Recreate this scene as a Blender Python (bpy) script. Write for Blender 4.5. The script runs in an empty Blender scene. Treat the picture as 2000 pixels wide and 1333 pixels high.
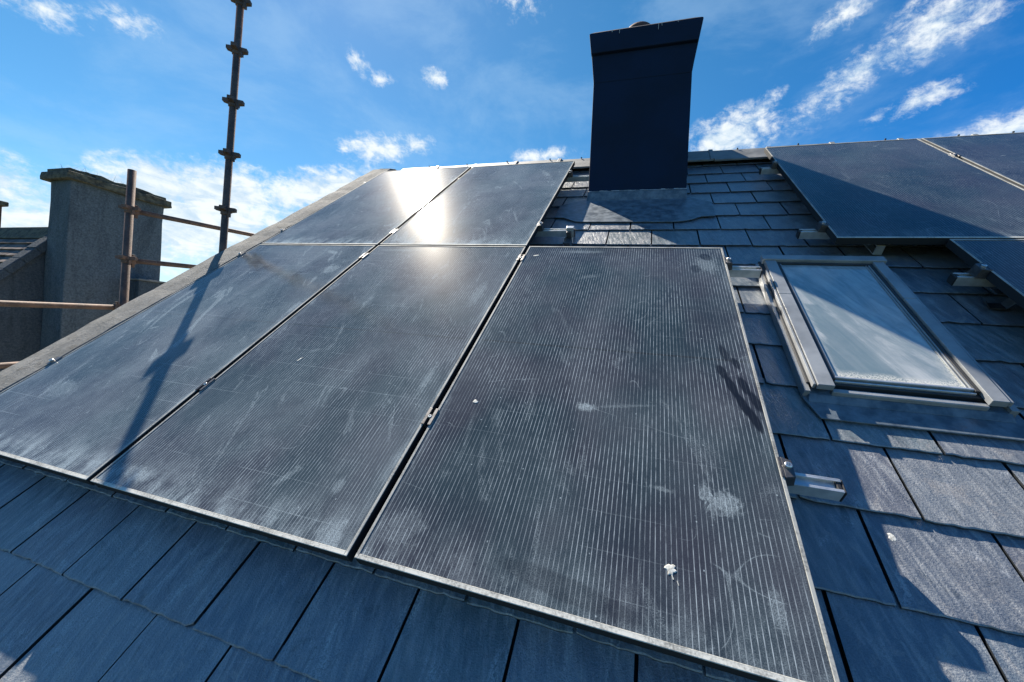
import bpy, bmesh, math, random
from mathutils import Vector, Matrix
random.seed(7)
R_ = math.radians
sc = bpy.context.scene
COL = sc.collection

# ------------------------------------------------------------------ frame of reference
ZO = 7.0                      # height of the lower panel edge above the ground
PITCH = R_(38.7)
CP, SP = math.cos(PITCH), math.sin(PITCH)
def plane(u, v, h=0.0):       # roof coordinates (along eave, up slope, off the slope) -> world
    return Vector((u, v * CP - h * SP, v * SP + h * CP + ZO))

# ------------------------------------------------------------------ camera
cam_d = bpy.data.cameras.new("camera")
cam = bpy.data.objects.new("camera", cam_d)
COL.objects.link(cam)
sc.camera = cam
cam_d.sensor_width = 36.0
cam_d.sensor_fit = 'HORIZONTAL'
cam_d.lens = 13.6715
cam_d.clip_start = 0.02
cam_d.clip_end = 5000
ax = Vector((0.9522375501, 0.295150494, 0.0782932569))
ay = -Vector((0.0790704957, 0.0093200487, -0.9968254579))
az = -Vector((-0.2949432232, 0.9554053185, -0.0144627953))
M = Matrix((ax, ay, az)).transposed().to_4x4()
M.translation = Vector((1.6033, -0.787, 0.565 + ZO))
cam.matrix_world = M

# ------------------------------------------------------------------ sun and sky
SUN = plane(-1.81, 2.97, 1.0) - plane(0, 0, 0)
SUN.normalize()
SUN_EL = math.asin(SUN.z)
SUN_AZ = math.atan2(SUN.x, SUN.y)           # from +Y towards +X
sd = bpy.data.lights.new("sun", 'SUN')
sd.energy = 5.0
sd.angle = R_(0.55)
sd.color = (1.0, 0.91, 0.78)
sun = bpy.data.objects.new("sun", sd)
COL.objects.link(sun)
sun.rotation_euler = SUN.to_track_quat('Z', 'Y').to_euler()
sun.location = plane(-8, 12, 12)

sc.view_settings.view_transform = 'Standard'
sc.view_settings.look = 'None'
sc.view_settings.gamma = 1.0
sc.view_settings.use_curve_mapping = False
sc.view_settings.exposure = 1.4
sc.render.engine = 'CYCLES'
sc.cycles.use_denoising = True
sc.cycles.max_bounces = 6

class NT:
    """small helper to write node trees"""
    def __init__(s, tree):
        s.t = tree
    def n(s, typ, **kw):
        nd = s.t.nodes.new(typ)
        for k, v in kw.items():
            setattr(nd, k, v)
        return nd
    def put(s, sock, v):
        if hasattr(v, 'is_linked') or hasattr(v, 'links'):
            s.t.links.new(v, sock)
        else:
            if isinstance(v, tuple) and len(v) == 3 and sock.type == 'RGBA':
                v = v + (1.0,)
            sock.default_value = v
    def math(s, op, a, b=None, c=None, clamp=False):
        nd = s.n('ShaderNodeMath', operation=op)
        nd.use_clamp = clamp
        s.put(nd.inputs[0], a)
        if b is not None: s.put(nd.inputs[1], b)
        if c is not None: s.put(nd.inputs[2], c)
        return nd.outputs[0]
    def add(s, a, b): return s.math('ADD', a, b)
    def sub(s, a, b): return s.math('SUBTRACT', a, b)
    def mul(s, a, b): return s.math('MULTIPLY', a, b)
    def vmath(s, op, a, b=None):
        nd = s.n('ShaderNodeVectorMath', operation=op)
        s.put(nd.inputs[0], a)
        if b is not None: s.put(nd.inputs[1], b)
        return nd.outputs[0]
    def smooth(s, x, a, b, lo=0.0, hi=1.0):
        nd = s.n('ShaderNodeMapRange', interpolation_type='SMOOTHSTEP')
        s.put(nd.inputs[0], x)
        nd.inputs[1].default_value = a; nd.inputs[2].default_value = b
        nd.inputs[3].default_value = lo; nd.inputs[4].default_value = hi
        return nd.outputs[0]
    def mix(s, f, a, b):
        nd = s.n('ShaderNodeMix', data_type='RGBA')
        s.put(nd.inputs[0], f); s.put(nd.inputs[6], a); s.put(nd.inputs[7], b)
        return nd.outputs[2]
    def noise(s, vec, scale, detail=4.0, rough=0.55, dist=0.0):
        nd = s.n('ShaderNodeTexNoise')
        s.put(nd.inputs['Vector'], vec)
        nd.inputs['Scale'].default_value = scale
        nd.inputs['Detail'].default_value = detail
        nd.inputs['Roughness'].default_value = rough
        nd.inputs['Distortion'].default_value = dist
        return nd.outputs['Fac']
    def scale(s, vec, sx, sy, sz):
        return s.vmath('MULTIPLY', vec, (sx, sy, sz))
    def sep(s, vec):
        nd = s.n('ShaderNodeSeparateXYZ'); s.put(nd.inputs[0], vec); return nd.outputs
    def comb(s, x, y, z):
        nd = s.n('ShaderNodeCombineXYZ')
        for i, v in enumerate((x, y, z)): s.put(nd.inputs[i], v)
        return nd.outputs[0]
    def blob(s, x, y, cx, cy, rx, ry, ang=0.0):
        """1 at the centre of a tilted ellipse, 0 at its rim"""
        ca, sa = math.cos(R_(ang)), math.sin(R_(ang))
        dx, dy = s.sub(x, cx), s.sub(y, cy)
        a = s.math('ADD', s.mul(dx, ca / rx), s.mul(dy, sa / rx))
        b = s.math('ADD', s.mul(dx, -sa / ry), s.mul(dy, ca / ry))
        d = s.math('SQRT', s.add(s.mul(a, a), s.mul(b, b)))
        return s.math('SUBTRACT', 1.0, d, clamp=True)

world = bpy.data.worlds.new("World")
sc.world = world
world.use_nodes = True
w = NT(world.node_tree)
world.node_tree.nodes.clear()
wout = w.n('ShaderNodeOutputWorld')
bg = w.n('ShaderNodeBackground')
sky = w.n('ShaderNodeTexSky', sky_type='NISHITA')
sky.sun_disc = False
sky.sun_elevation = SUN_EL
sky.sun_rotation = SUN_AZ
sky.air_density = 1.0
sky.dust_density = 0.1
sky.ozone_density = 3.0
hs = w.n('ShaderNodeHueSaturation')
w.put(hs.inputs['Color'], sky.outputs[0])
hs.inputs['Hue'].default_value = 0.49
hs.inputs['Saturation'].default_value = 1.30
hs.inputs['Value'].default_value = 1.0
dirv = w.n('ShaderNodeTexCoord').outputs['Generated']
dx, dy, dz = w.sep(dirv)
DEG = 57.29578
azi = w.mul(w.math('ARCTAN2', dx, dy), DEG)
ele = w.mul(w.math('ARCSINE', dz), DEG)
# clouds: (azimuth, elevation, half-width, half-height, tilt, weight) in degrees
CLOUDS = [
    (-58, 9.5, 18, 6.8, 14, 1.7), (-66, 6, 16, 5.5, 5, 1.4), (-55, 13.2, 9, 4.8, 12, 1.7), (-45, 16.3, 11, 3.3, 22, 1.6),
    (-60.5, 13.0, 7, 3.6, 10, 1.5), (-50, 7, 16, 6, 5, 1.2), (-72, 9.5, 7, 3.8, 0, 1.3),
    (-37.5, 22.8, 6.5, 2.5, 14, 1.05), (-33, 24.2, 4, 1.7, 10, 0.95), (-41, 22.4, 3.2, 2.0, 20, 0.95),
    (-41.2, 31.2, 2.4, 1.5, -40, 0.95), (-38.2, 30.2, 2.6, 1.1, 0, 0.85), (-31.2, 31.8, 2.5, 1.5, -5, 1.05),
    (10.0, 26.0, 7.0, 3.8, 10, 1.3), (13.5, 28.4, 4, 1.8, 35, 0.7), (21.5, 29.2, 6.5, 2.6, 25, 0.85), (28.5, 31.2, 7.0, 3.2, 12, 0.95), (18, 27.0, 9, 3.0, 20, 0.3),
    (20.5, 34.6, 4.5, 1.8, 20, 0.8), (27.5, 25.7, 5.5, 1.7, 10, 0.8), (33.5, 21.6, 7, 2.2, 3, 1.0), (-15, 24.8, 8, 1.4, 6, 0.85),
    (-68.5, 24.6, 4.5, 1.8, 15, 0.8), (-20, 40.5, 6, 3, 0, 0.45), (30, 34.5, 8, 1.6, 20, 0.7), (-63, 26.5, 4, 1.6, 10, 0.65),
    (45, 18, 12, 5, 0, 1.0), (70, 14, 16, 5, 0, 1.0), (-100, 12, 20, 6, 0, 1.0), (120, 12, 25, 6, 0, 1.0), (180, 15, 30, 7, 0, 1.0), (-145, 12, 20, 6, 0, 1.0)]
mask = None
for (ca, ce, rx, ry, tilt, wt) in CLOUDS:
    b = w.mul(w.blob(azi, ele, ca, ce, rx, ry, tilt), wt)
    mask = b if mask is None else w.math('MAXIMUM', mask, b)
cv = w.comb(azi, w.mul(ele, 1.2), 0.0)
n1 = w.noise(cv, 0.42, 10.0, 0.64, 0.35)                       # billows
n2 = w.noise(w.comb(w.mul(azi, 0.35), ele, 3.7), 0.55, 8.0, 0.62, 0.8)   # flat streaks
n3 = w.noise(w.comb(w.add(azi, w.mul(ele, 0.3)), w.mul(ele, 1.5), 9.0), 1.1, 8.0, 0.68, 0.5)   # wisps
dens = w.add(w.mul(mask, 1.0), w.mul(w.sub(n1, 0.5), 1.9))
dens = w.add(dens, w.mul(w.sub(n2, 0.5), 0.55))
dens = w.add(dens, w.mul(w.sub(n3, 0.5), 1.2))
dens = w.smooth(dens, 0.10, 1.15)
dens = w.mul(dens, w.smooth(mask, 0.0, 0.3))
shade = w.smooth(w.add(n2, w.mul(w.sub(n1, 0.5), 0.5)), 0.34, 0.62, 0.35, 1.0)
cloudcol = w.mix(shade, (3.5, 5.1, 6.6), (7.7, 8.1, 8.2))
# the sky deepens to a purer blue away from the sun
sdot = w.n('ShaderNodeVectorMath', operation='DOT_PRODUCT')
w.put(sdot.inputs[0], dirv); sdot.inputs[1].default_value = tuple(SUN)
away = w.smooth(sdot.outputs['Value'], 0.92, 0.15)
tint = w.n('ShaderNodeMix', data_type='RGBA', blend_type='MULTIPLY')
w.put(tint.inputs[0], away); w.put(tint.inputs[6], hs.outputs[0]); w.put(tint.inputs[7], (0.14, 0.80, 1.28))
veil = w.mul(w.smooth(ele, 17.0, 1.0), 0.42)                  # paler air low down
thin = w.mul(w.smooth(w.noise(w.comb(w.mul(azi, 0.5), ele, 21.0), 0.11, 8.0, 0.62, 0.25), 0.45, 0.72), 0.22)
hazy = w.mix(w.math('MAXIMUM', veil, thin), tint.outputs[2], (4.4, 6.2, 7.8))
full = w.mix(w.mul(dens, 0.93), hazy, cloudcol)
w.put(bg.inputs['Color'], full)
bg.inputs['Strength'].default_value = 0.05
w.put(wout.inputs['Surface'], bg.outputs[0])

# ------------------------------------------------------------------ mesh helpers
class MB:
    def __init__(s):
        s.v, s.f, s.c = [], [], []
    def poly(s, pts, faces, c=0.5):
        o = len(s.v)
        s.v += [tuple(p) for p in pts]
        for f in faces:
            s.f.append(tuple(o + i for i in f)); s.c.append(c)
    def hexa(s, p, c=0.5):     # 4 bottom (ccw), 4 top
        s.poly(p, [(3, 2, 1, 0), (4, 5, 6, 7), (0, 1, 5, 4), (1, 2, 6, 5), (2, 3, 7, 6), (3, 0, 4, 7)], c)
    def box(s, x0, x1, y0, y1, z0, z1, c=0.5):
        s.hexa([(x0, y0, z0), (x1, y0, z0), (x1, y1, z0), (x0, y1, z0), (x0, y0, z1), (x1, y0, z1), (x1, y1, z1), (x0, y1, z1)], c)
    def prism_x(s, prof, x0, x1, c=0.5):   # closed profile in (y, z), ccw seen from +x
        n = len(prof)
        pts = [(x0, y, z) for y, z in prof] + [(x1, y, z) for y, z in prof]
        fs = [tuple(range(n - 1, -1, -1)), tuple(range(n, 2 * n))]
        fs += [(i, (i + 1) % n, n + (i + 1) % n, n + i) for i in range(n)]
        s.poly(pts, fs, c)
    def prism_z(s, prof, z0, z1, c=0.5):   # closed profile in (x, y), ccw from above
        n = len(prof)
        pts = [(x, y, z0) for x, y in prof] + [(x, y, z1) for x, y in prof]
        fs = [tuple(range(n - 1, -1, -1)), tuple(range(n, 2 * n))]
        fs += [(i, (i + 1) % n, n + (i + 1) % n, n + i) for i in range(n)]
        s.poly(pts, fs, c)
    def tube(s, a, b, r, seg=16, r2=None, c=0.5):
        a, b = Vector(a), Vector(b)
        r2 = r if r2 is None else r2
        d = (b - a).normalized()
        x = d.orthogonal().normalized(); y = d.cross(x)
        pts = []
        for p, rr in ((a, r), (b, r2)):
            for i in range(seg):
                t = 2 * math.pi * i / seg
                pts.append(p + rr * (math.cos(t) * x + math.sin(t) * y))
        fs = [tuple(range(seg - 1, -1, -1)), tuple(range(seg, 2 * seg))]
        fs += [(i, (i + 1) % seg, seg + (i + 1) % seg, seg + i) for i in range(seg)]
        s.poly(pts, fs, c)
    def lathe(s, cx, cy, prof, seg=24, c=0.5):   # prof: (r, z) from bottom to top, closed ends
        n = len(prof)
        pts = []
        for r, z in prof:
            for i in range(seg):
                t = 2 * math.pi * i / seg
                pts.append((cx + r * math.cos(t), cy + r * math.sin(t), z))
        fs = [tuple(range(seg - 1, -1, -1)), tuple((n - 1) * seg + i for i in range(seg))]
        for k in range(n - 1):
            for i in range(seg):
                j = (i + 1) % seg
                fs.append((k * seg + i, k * seg + j, (k + 1) * seg + j, (k + 1) * seg + i))
        s.poly(pts, fs, c)
    def build(s, name, mat, parent=None, loc=(0, 0, 0), rot=(0, 0, 0), bevel=0.0, smooth=False, seg=2):
        me = bpy.data.meshes.new(name)
        me.from_pydata([tuple(p) for p in s.v], [], s.f)
        at = me.attributes.new("tone", 'FLOAT', 'FACE')
        at.data.foreach_set("value", s.c)
        me.update()
        o = bpy.data.objects.new(name, me)
        COL.objects.link(o)
        me.materials.append(mat)
        if smooth:
            me.polygons.foreach_set("use_smooth", [len(p.vertices) == 4 for p in me.polygons])
        o.location = loc; o.rotation_euler = rot
        if parent is not None:
            o.parent = parent
        if bevel:
            m = o.modifiers.new("edges", 'BEVEL')
            m.width = bevel; m.segments = seg; m.limit_method = 'ANGLE'; m.angle_limit = R_(35)
        return o

def tag(o, label=None, cat=None, group=None, kind=None):
    if label: o["label"] = label
    if cat: o["category"] = cat
    if group: o["group"] = group
    if kind: o["kind"] = kind
    return o
def empty(name, loc, rot=(0, 0, 0)):
    o = bpy.data.objects.new(name, None)
    o.empty_display_size = 0.1
    COL.objects.link(o)
    o.location = loc; o.rotation_euler = rot
    return o
def copy_tree(o, parent=None):
    c = o.copy()
    COL.objects.link(c)
    if parent is not None: c.parent = parent
    for ch in list(o.children):
        copy_tree(ch, c)
    return c
ROOF = (PITCH, 0, 0)

# ------------------------------------------------------------------ materials
def new_mat(name):
    m = bpy.data.materials.new(name)
    m.use_nodes = True
    t = NT(m.node_tree)
    b = m.node_tree.nodes['Principled BSDF']
    return m, t, b
def bump(t, b, height, dist, strength=1.0):
    nd = t.n('ShaderNodeBump')
    nd.inputs['Strength'].default_value = strength
    nd.inputs['Distance'].default_value = dist
    t.put(nd.inputs['Height'], height)
    t.t.links.new(nd.outputs[0], b.inputs['Normal'])
def objco(t): return t.n('ShaderNodeTexCoord').outputs['Object']
def plain(name, col, rough=0.5, metal=0.0, var=0.25, sc_=12.0, bumpd=0.0, spec=0.5, col2=None, bsc=None):
    m, t, b = new_mat(name)
    co = objco(t)
    n = t.noise(co, sc_, 5.0, 0.6)
    dark = tuple(c * (1 - var) for c in col)
    lite = col2 if col2 else tuple(min(1, c * (1 + var)) for c in col)
    t.put(b.inputs['Base Color'], t.mix(t.smooth(n, 0.3, 0.7), dark, lite))
    t.put(b.inputs['Roughness'], t.smooth(n, 0.25, 0.75, rough * 0.85, min(1, rough * 1.15)))
    b.inputs['Metallic'].default_value = metal
    b.inputs['Specular IOR Level'].default_value = spec
    if bumpd:
        bump(t, b, t.noise(co, bsc or sc_ * 6, 4.0, 0.6), bumpd)
    return m

def slate_material():
    m, t, b = new_mat("slate")
    co = objco(t)
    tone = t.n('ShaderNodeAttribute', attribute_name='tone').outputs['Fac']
    u, v, h = t.sep(co)
    shift = t.mul(tone, 37.0)
    lo = t.comb(t.add(u, t.mul(v, 0.22)), t.mul(v, 0.17), shift)
    streak = t.noise(lo, 62.0, 5.0, 0.62, 0.3)
    fine = t.noise(t.comb(u, v, shift), 240.0, 3.0, 0.6)
    big = t.noise(t.comb(u, v, 0.0), 5.0, 5.0, 0.6)
    scuff = t.noise(t.comb(t.mul(u, 1.3), t.mul(v, 0.6), 5.0), 9.0, 8.0, 0.72, 0.7)
    base = t.mix(tone, (0.090, 0.125, 0.165), (0.175, 0.198, 0.220))
    hue = t.math('FRACT', t.mul(tone, 13.7))
    base = t.mix(t.mul(t.smooth(hue, 0.62, 0.95), 0.55), base, (0.135, 0.125, 0.140))      # purplish slates
    base = t.mix(t.mul(t.smooth(hue, 0.30, 0.05), 0.5), base, (0.10, 0.145, 0.145))        # greenish ones
    stain = t.noise(t.comb(t.add(u, t.mul(tone, 3.0)), t.mul(v, 0.7), 8.0), 13.0, 7.0, 0.7, 1.0)
    base = t.mix(t.mul(t.smooth(stain, 0.54, 0.66), 0.65), base, (0.05, 0.062, 0.075))
    base = t.mix(t.mul(t.smooth(stain, 0.46, 0.36), 0.6), base, (0.30, 0.285, 0.27))
    base = t.mix(t.mul(t.smooth(streak, 0.42, 0.70), 0.7), base, (0.31, 0.325, 0.335))
    base = t.mix(t.mul(t.smooth(big, 0.45, 0.72), 0.35), base, (0.25, 0.235, 0.225))
    dust = t.mul(t.smooth(scuff, 0.55, 0.70), t.smooth(fine, 0.36, 0.60))
    base = t.mix(t.mul(dust, 0.7), base, (0.45, 0.47, 0.49))
    base = t.mix(t.mul(t.smooth(fine, 0.30, 0.46, 1.0, 0.0), 0.4), base, (0.07, 0.085, 0.105))
    run = t.noise(t.comb(t.mul(u, 17.0), t.mul(v, 2.2), 2.0), 1.0, 7.0, 0.72, 0.4)
    wash = t.mul(t.smooth(v, -0.42, 0.0), t.smooth(v, 0.02, 0.06, 1.0, 0.0))
    wash = t.mul(wash, t.smooth(u, 1.95, 2.05, 1.0, 0.0))
    wash = t.mul(wash, t.mul(t.smooth(run, 0.52, 0.66), t.smooth(fine, 0.36, 0.58)))
    base = t.mix(t.mul(wash, 0.8), base, (0.46, 0.48, 0.48))
    grain = t.noise(t.comb(u, v, shift), 520.0, 2.0, 0.8)
    base = t.mix(t.smooth(grain, 0.30, 0.55, 0.45, 0.0), base, (0.03, 0.042, 0.058))
    base = t.mix(t.smooth(grain, 0.58, 0.74, 0.0, 0.35), base, (0.40, 0.42, 0.43))
    base = t.mix(t.smooth(tone, -0.6, -0.2, 1.0, 0.0), base, (0.022, 0.026, 0.030))   # shade painted into the cut edges
    t.put(b.inputs['Base Color'], base)
    t.put(b.inputs['Roughness'], t.smooth(streak, 0.3, 0.8, 0.30, 0.50))
    b.inputs['Specular IOR Level'].default_value = 1.0
    hgt = t.add(t.mul(streak, 0.7), t.mul(fine, 0.35))
    bump(t, b, t.add(hgt, t.mul(big, 0.8)), 0.005, 0.9)
    return m

PW, PH = 0.984, 1.722
def panel_material(name, seed, light=(), dark=(), dusty=1.0, wires=1.0):
    """glass over dark cells: thin collector wires, cell gaps, dust, smears"""
    m, t, b = new_mat(name)
    co = objco(t)
    u, v, h = t.sep(co)
    sv = t.vmath('ADD', co, (seed * 3.1, seed * 1.7, seed))
    # wires along the slope
    p = 0.0113
    tri = t.math('PINGPONG', u, p / 2)                       # 0 .. p/2
    wire = t.smooth(tri, p / 2 - 0.0012, p / 2 - 0.0005)
    brk = t.noise(t.scale(sv, 85.0, 26.0, 1.0), 1.0, 4.0, 0.7)
    patch = t.noise(t.scale(sv, 5.0, 3.0, 1.0), 1.0, 5.0, 0.65)
    wire_amt = t.mul(wire, t.math('MULTIPLY', t.smooth(brk, 0.30, 0.64, 0.12, 1.0), t.smooth(patch, 0.32, 0.64, 0.25 * wires, wires)))
    # gaps between half cells
    gapv = t.smooth(t.math('PINGPONG', t.sub(v, 0.0605), 0.0455), 0.0006, 0.0016, 1.0, 0.0)
    gapu = t.smooth(t.math('PINGPONG', t.sub(u, 0.014), 0.0797), 0.0006, 0.0016, 1.0, 0.0)
    mid = t.smooth(t.math('ABSOLUTE', t.sub(v, PH * 0.5)), 0.0035, 0.0055, 1.0, 0.0)
    cell = t.mix(t.smooth(t.noise(t.scale(sv, 3.0, 2.2, 1.0), 1.0, 2.0), 0.35, 0.65), (0.009, 0.021, 0.031), (0.022, 0.022, 0.034))
    base = t.mix(t.mul(mid, 0.8), cell, (0.006, 0.006, 0.008))
    base = t.mix(t.mul(wire_amt, 0.85), base, (0.43, 0.485, 0.52))
    # dust film and smears
    fine = t.noise(t.scale(sv, 260.0, 260.0, 1.0), 1.0, 3.0, 0.7)
    film = t.noise(t.scale(sv, 2.6, 1.6, 1.0), 1.0, 6.0, 0.62, 0.5)
    smear = t.noise(t.comb(t.add(t.mul(u, 6.0), t.mul(v, 1.5)), t.add(t.mul(v, 1.6), seed * 2.3), seed), 1.3, 7.0, 0.68, 1.6)
    amt = t.mul(t.smooth(film, 0.30, 0.75, 0.05, 0.20), dusty)
    amt = t.add(amt, t.mul(t.mul(t.smooth(smear, 0.585, 0.65), t.smooth(fine, 0.40, 0.62)), 0.30 * dusty))
    # grime that has run down to the lower frame and lies along the edges
    edge = t.smooth(v, 0.0, 0.16, 1.0, 0.0)
    amt = t.add(amt, t.mul(t.mul(edge, t.smooth(t.noise(t.scale(sv, 14.0, 7.0, 1.0), 1.0, 6.0, 0.7), 0.38, 0.68)), 0.42 * dusty))
    eu = t.math('MINIMUM', u, t.sub(PW, u))
    amt = t.add(amt, t.mul(t.mul(t.smooth(eu, 0.0, 0.05, 1.0, 0.0), t.smooth(t.noise(t.scale(sv, 30.0, 5.0, 1.0), 1.0, 5.0, 0.7), 0.40, 0.7)), 0.30 * dusty))
    # specks
    vor = t.n('ShaderNodeTexVoronoi', feature='F1')
    t.put(vor.inputs['Vector'], t.scale(sv, 34.0, 26.0, 1.0))
    vor.inputs['Scale'].default_value = 1.0
    spk = t.mul(t.smooth(vor.outputs['Distance'], 0.03, 0.075, 1.0, 0.0), t.smooth(t.sep(vor.outputs['Color'])[0], 0.60, 0.70))
    amt = t.add(amt, t.mul(spk, 0.7))
    # thin scratches in the dust along the cell gaps and across them
    scr = t.mul(t.math('MAXIMUM', gapu, gapv), t.smooth(t.noise(t.scale(sv, 2.2, 2.2, 1.0), 1.0, 3.0, 0.6), 0.46, 0.60))
    amt = t.add(amt, t.mul(scr, 0.16 * dusty))
    # hair-thin curved wipe marks
    for k, (fx, fy, lim) in enumerate(((2.1, 1.3, 0.60), (1.2, 2.3, 0.59), (3.0, 1.2, 0.61))):
        cn = t.noise(t.comb(t.add(t.mul(u, fx), seed), t.add(t.mul(v, fy), k * 5.0), seed * 2.0 + k), 1.0, 2.0, 0.5, 0.5)
        ln = t.smooth(t.math('ABSOLUTE', t.sub(cn, 0.5)), 0.0004, 0.0013, 1.0, 0.0)
        sel = t.smooth(t.noise(t.scale(sv, 3.7 + k, 4.4 - k, 1.0), 1.0, 3.0, 0.6), lim - 0.05, lim)
        amt = t.add(amt, t.mul(t.mul(ln, sel), t.mul(fine, 0.4)))
    grain0 = t.noise(t.scale(sv, 190.0, 120.0, 1.0), 1.0, 4.0, 0.75)
    for (cx, cy, rx, ry, ang, wt) in light:
        g = t.blob(u, v, cx, cy, rx, ry, ang)
        nn = t.noise(t.scale(sv, 46.0, 30.0, 1.0), 1.0, 8.0, 0.8, 1.4)
        amt = t.add(amt, t.mul(t.smooth(t.add(g, t.mul(t.sub(nn, 0.5), 2.0)), 0.34, 0.72), t.mul(t.smooth(grain0, 0.30, 0.66, 0.25, 1.0), wt * 0.85)))
    for (cx, cy, rx, ry, ang, wt) in dark:
        g = t.smooth(t.add(t.blob(u, v, cx, cy, rx, ry, ang), t.mul(t.sub(brk, 0.5), 0.5)), 0.15, 0.45)
        amt = t.mul(amt, t.math('SUBTRACT', 1.0, t.mul(g, wt)))
        base = t.mix(t.mul(g, wt), base, (0.010, 0.012, 0.018))
    grain = t.noise(t.scale(sv, 420.0, 420.0, 1.0), 1.0, 2.0, 0.8)
    amt = t.mul(amt, t.smooth(grain, 0.32, 0.68, 0.35, 1.75))
    amt = t.add(amt, t.mul(t.smooth(grain, 0.60, 0.72), 0.06 * dusty))
    amt = t.math('MINIMUM', amt, 0.85)
    base = t.mix(amt, base, (0.385, 0.455, 0.485))
    t.put(b.inputs['Base Color'], base)
    t.put(b.inputs['Roughness'], t.smooth(film, 0.3, 0.7, 0.36, 0.52))
    b.inputs['Specular IOR Level'].default_value = 0.0
    # the glass surface itself: a soft-edged gloss over the cells
    gl = t.n('ShaderNodeBsdfGlossy', distribution='BECKMANN')
    t.put(gl.inputs['Roughness'], t.add(0.090, t.mul(t.sub(film, 0.5), 0.10)))
    bp_ = t.n('ShaderNodeBump')
    bp_.inputs['Strength'].default_value = 0.3
    bp_.inputs['Distance'].default_value = 0.0004
    t.put(bp_.inputs['Height'], t.add(fine, t.mul(t.noise(t.scale(sv, 55.0, 55.0, 1.0), 1.0, 3.0, 0.6), 2.0)))
    t.t.links.new(bp_.outputs[0], gl.inputs['Normal'])
    gl2 = t.n('ShaderNodeBsdfGlossy', distribution='GGX')      # wide, weak scatter of the dusty glass
    gl2.inputs['Roughness'].default_value = 0.30
    gl2.inputs['Color'].default_value = (1.0, 0.97, 0.92, 1.0)
    mg = t.n('ShaderNodeMixShader'); mg.inputs[0].default_value = 0.045
    t.t.links.new(gl.outputs[0], mg.inputs[1]); t.t.links.new(gl2.outputs[0], mg.inputs[2])
    fr = t.n('ShaderNodeFresnel')
    fr.inputs['IOR'].default_value = 1.45
    mx = t.n('ShaderNodeMixShader')
    t.put(mx.inputs[0], t.mul(fr.outputs[0], t.math('SUBTRACT', 1.0, t.mul(amt, 0.6))))
    t.t.links.new(b.outputs[0], mx.inputs[1]); t.t.links.new(mg.outputs[0], mx.inputs[2])
    t.t.links.new(mx.outputs[0], t.t.nodes['Material Output'].inputs['Surface'])
    return m

M_SLATE = slate_material()
M_DECK = plain("roof_deck", (0.010, 0.011, 0.013), 0.95, spec=0.1)
def frame_material():
    m, t, b = new_mat("panel_frame")
    co = objco(t)
    u, v, h = t.sep(co)
    n = t.noise(co, 160.0, 4.0, 0.65)
    l = t.noise(co, 9.0, 4.0, 0.6)
    lip = t.smooth(h, -0.0025, -0.0008)
    dust = t.mul(lip, t.smooth(t.add(t.mul(n, 0.5), t.mul(l, 0.6)), 0.38, 0.62, 0.30, 0.95))
    t.put(b.inputs['Base Color'], t.mix(dust, (0.022, 0.024, 0.027), t.mix(t.smooth(v, 0.006, 0.013, 1.0, 0.0), (0.36, 0.365, 0.345), (0.62, 0.62, 0.57))))
    b.inputs['Roughness'].default_value = 0.75
    b.inputs['Specular IOR Level'].default_value = 0.2
    b.inputs['Metallic'].default_value = 0.0
    return m
M_FRAME = frame_material()
M_BACK = plain("panel_back", (0.03, 0.03, 0.033), 0.6)
M_ALU = plain("aluminium", (0.60, 0.62, 0.63), 0.34, 0.62, 0.12, 30.0, 0.0002)
M_CLAMP = plain("clamp_metal", (0.10, 0.10, 0.105), 0.45, 0.7, 0.3, 50.0)
M_BOLT = plain("bolt_steel", (0.68, 0.68, 0.66), 0.3, 0.9, 0.1, 60.0)
M_BLACK = plain("black_plastic", (0.015, 0.015, 0.016), 0.5)
M_LEAD = plain("lead_sheet", (0.075, 0.105, 0.135), 0.42, 0.0, 0.3, 22.0, 0.002, col2=(0.15, 0.185, 0.215), bsc=14.0, spec=0.6)
M_CHIM = plain("chimney_cladding", (0.005, 0.014, 0.036), 0.75, 0.0, 0.25, 3.0, 0.0006, spec=0.2, bsc=90.0)
M_MORTAR = plain("mortar_seal", (0.42, 0.41, 0.39), 0.9, 0.0, 0.3, 30.0, 0.002)
M_POT = plain("terracotta", (0.10, 0.045, 0.03), 0.8, 0.0, 0.3, 14.0, 0.002)
M_WIN = plain("window_cladding", (0.27, 0.285, 0.295), 0.42, 0.15, 0.18, 9.0, 0.0004)
M_WINDARK = plain("window_gasket", (0.03, 0.032, 0.035), 0.6)
M_RIDGE = plain("ridge_tile", (0.20, 0.205, 0.20), 0.6, 0.0, 0.3, 6.0, 0.001)
M_DROP = plain("dropping_white", (0.42, 0.41, 0.36), 0.85, 0.0, 0.25, 160.0, col2=(0.68, 0.68, 0.63))
M_WALL = plain("house_render", (0.42, 0.41, 0.38), 0.9, 0.0, 0.2, 3.0, 0.003, bsc=60.0)
M_GROUND = plain("ground_grass", (0.06, 0.08, 0.035), 0.95, 0.0, 0.4, 0.35)

def coping_material():
    m, t, b = new_mat("weathered_concrete")
    co = objco(t)
    n = t.noise(co, 9.0, 7.0, 0.68)
    f = t.noise(co, 90.0, 5.0, 0.7)
    l = t.noise(co, 26.0, 6.0, 0.7, 0.8)
    c = t.mix(t.smooth(n, 0.3, 0.7), (0.115, 0.118, 0.112), (0.20, 0.20, 0.19))
    c = t.mix(t.mul(t.smooth(l, 0.52, 0.66), 0.7), c, (0.085, 0.08, 0.068))
    c = t.mix(t.mul(t.smooth(f, 0.55, 0.7), 0.5), c, (0.29, 0.29, 0.28))
    t.put(b.inputs['Base Color'], c)
    b.inputs['Roughness'].default_value = 0.95
    bump(t, b, t.add(f, t.mul(l, 0.8)), 0.006, 0.9)
    return m
M_COPE = coping_material()

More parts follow.
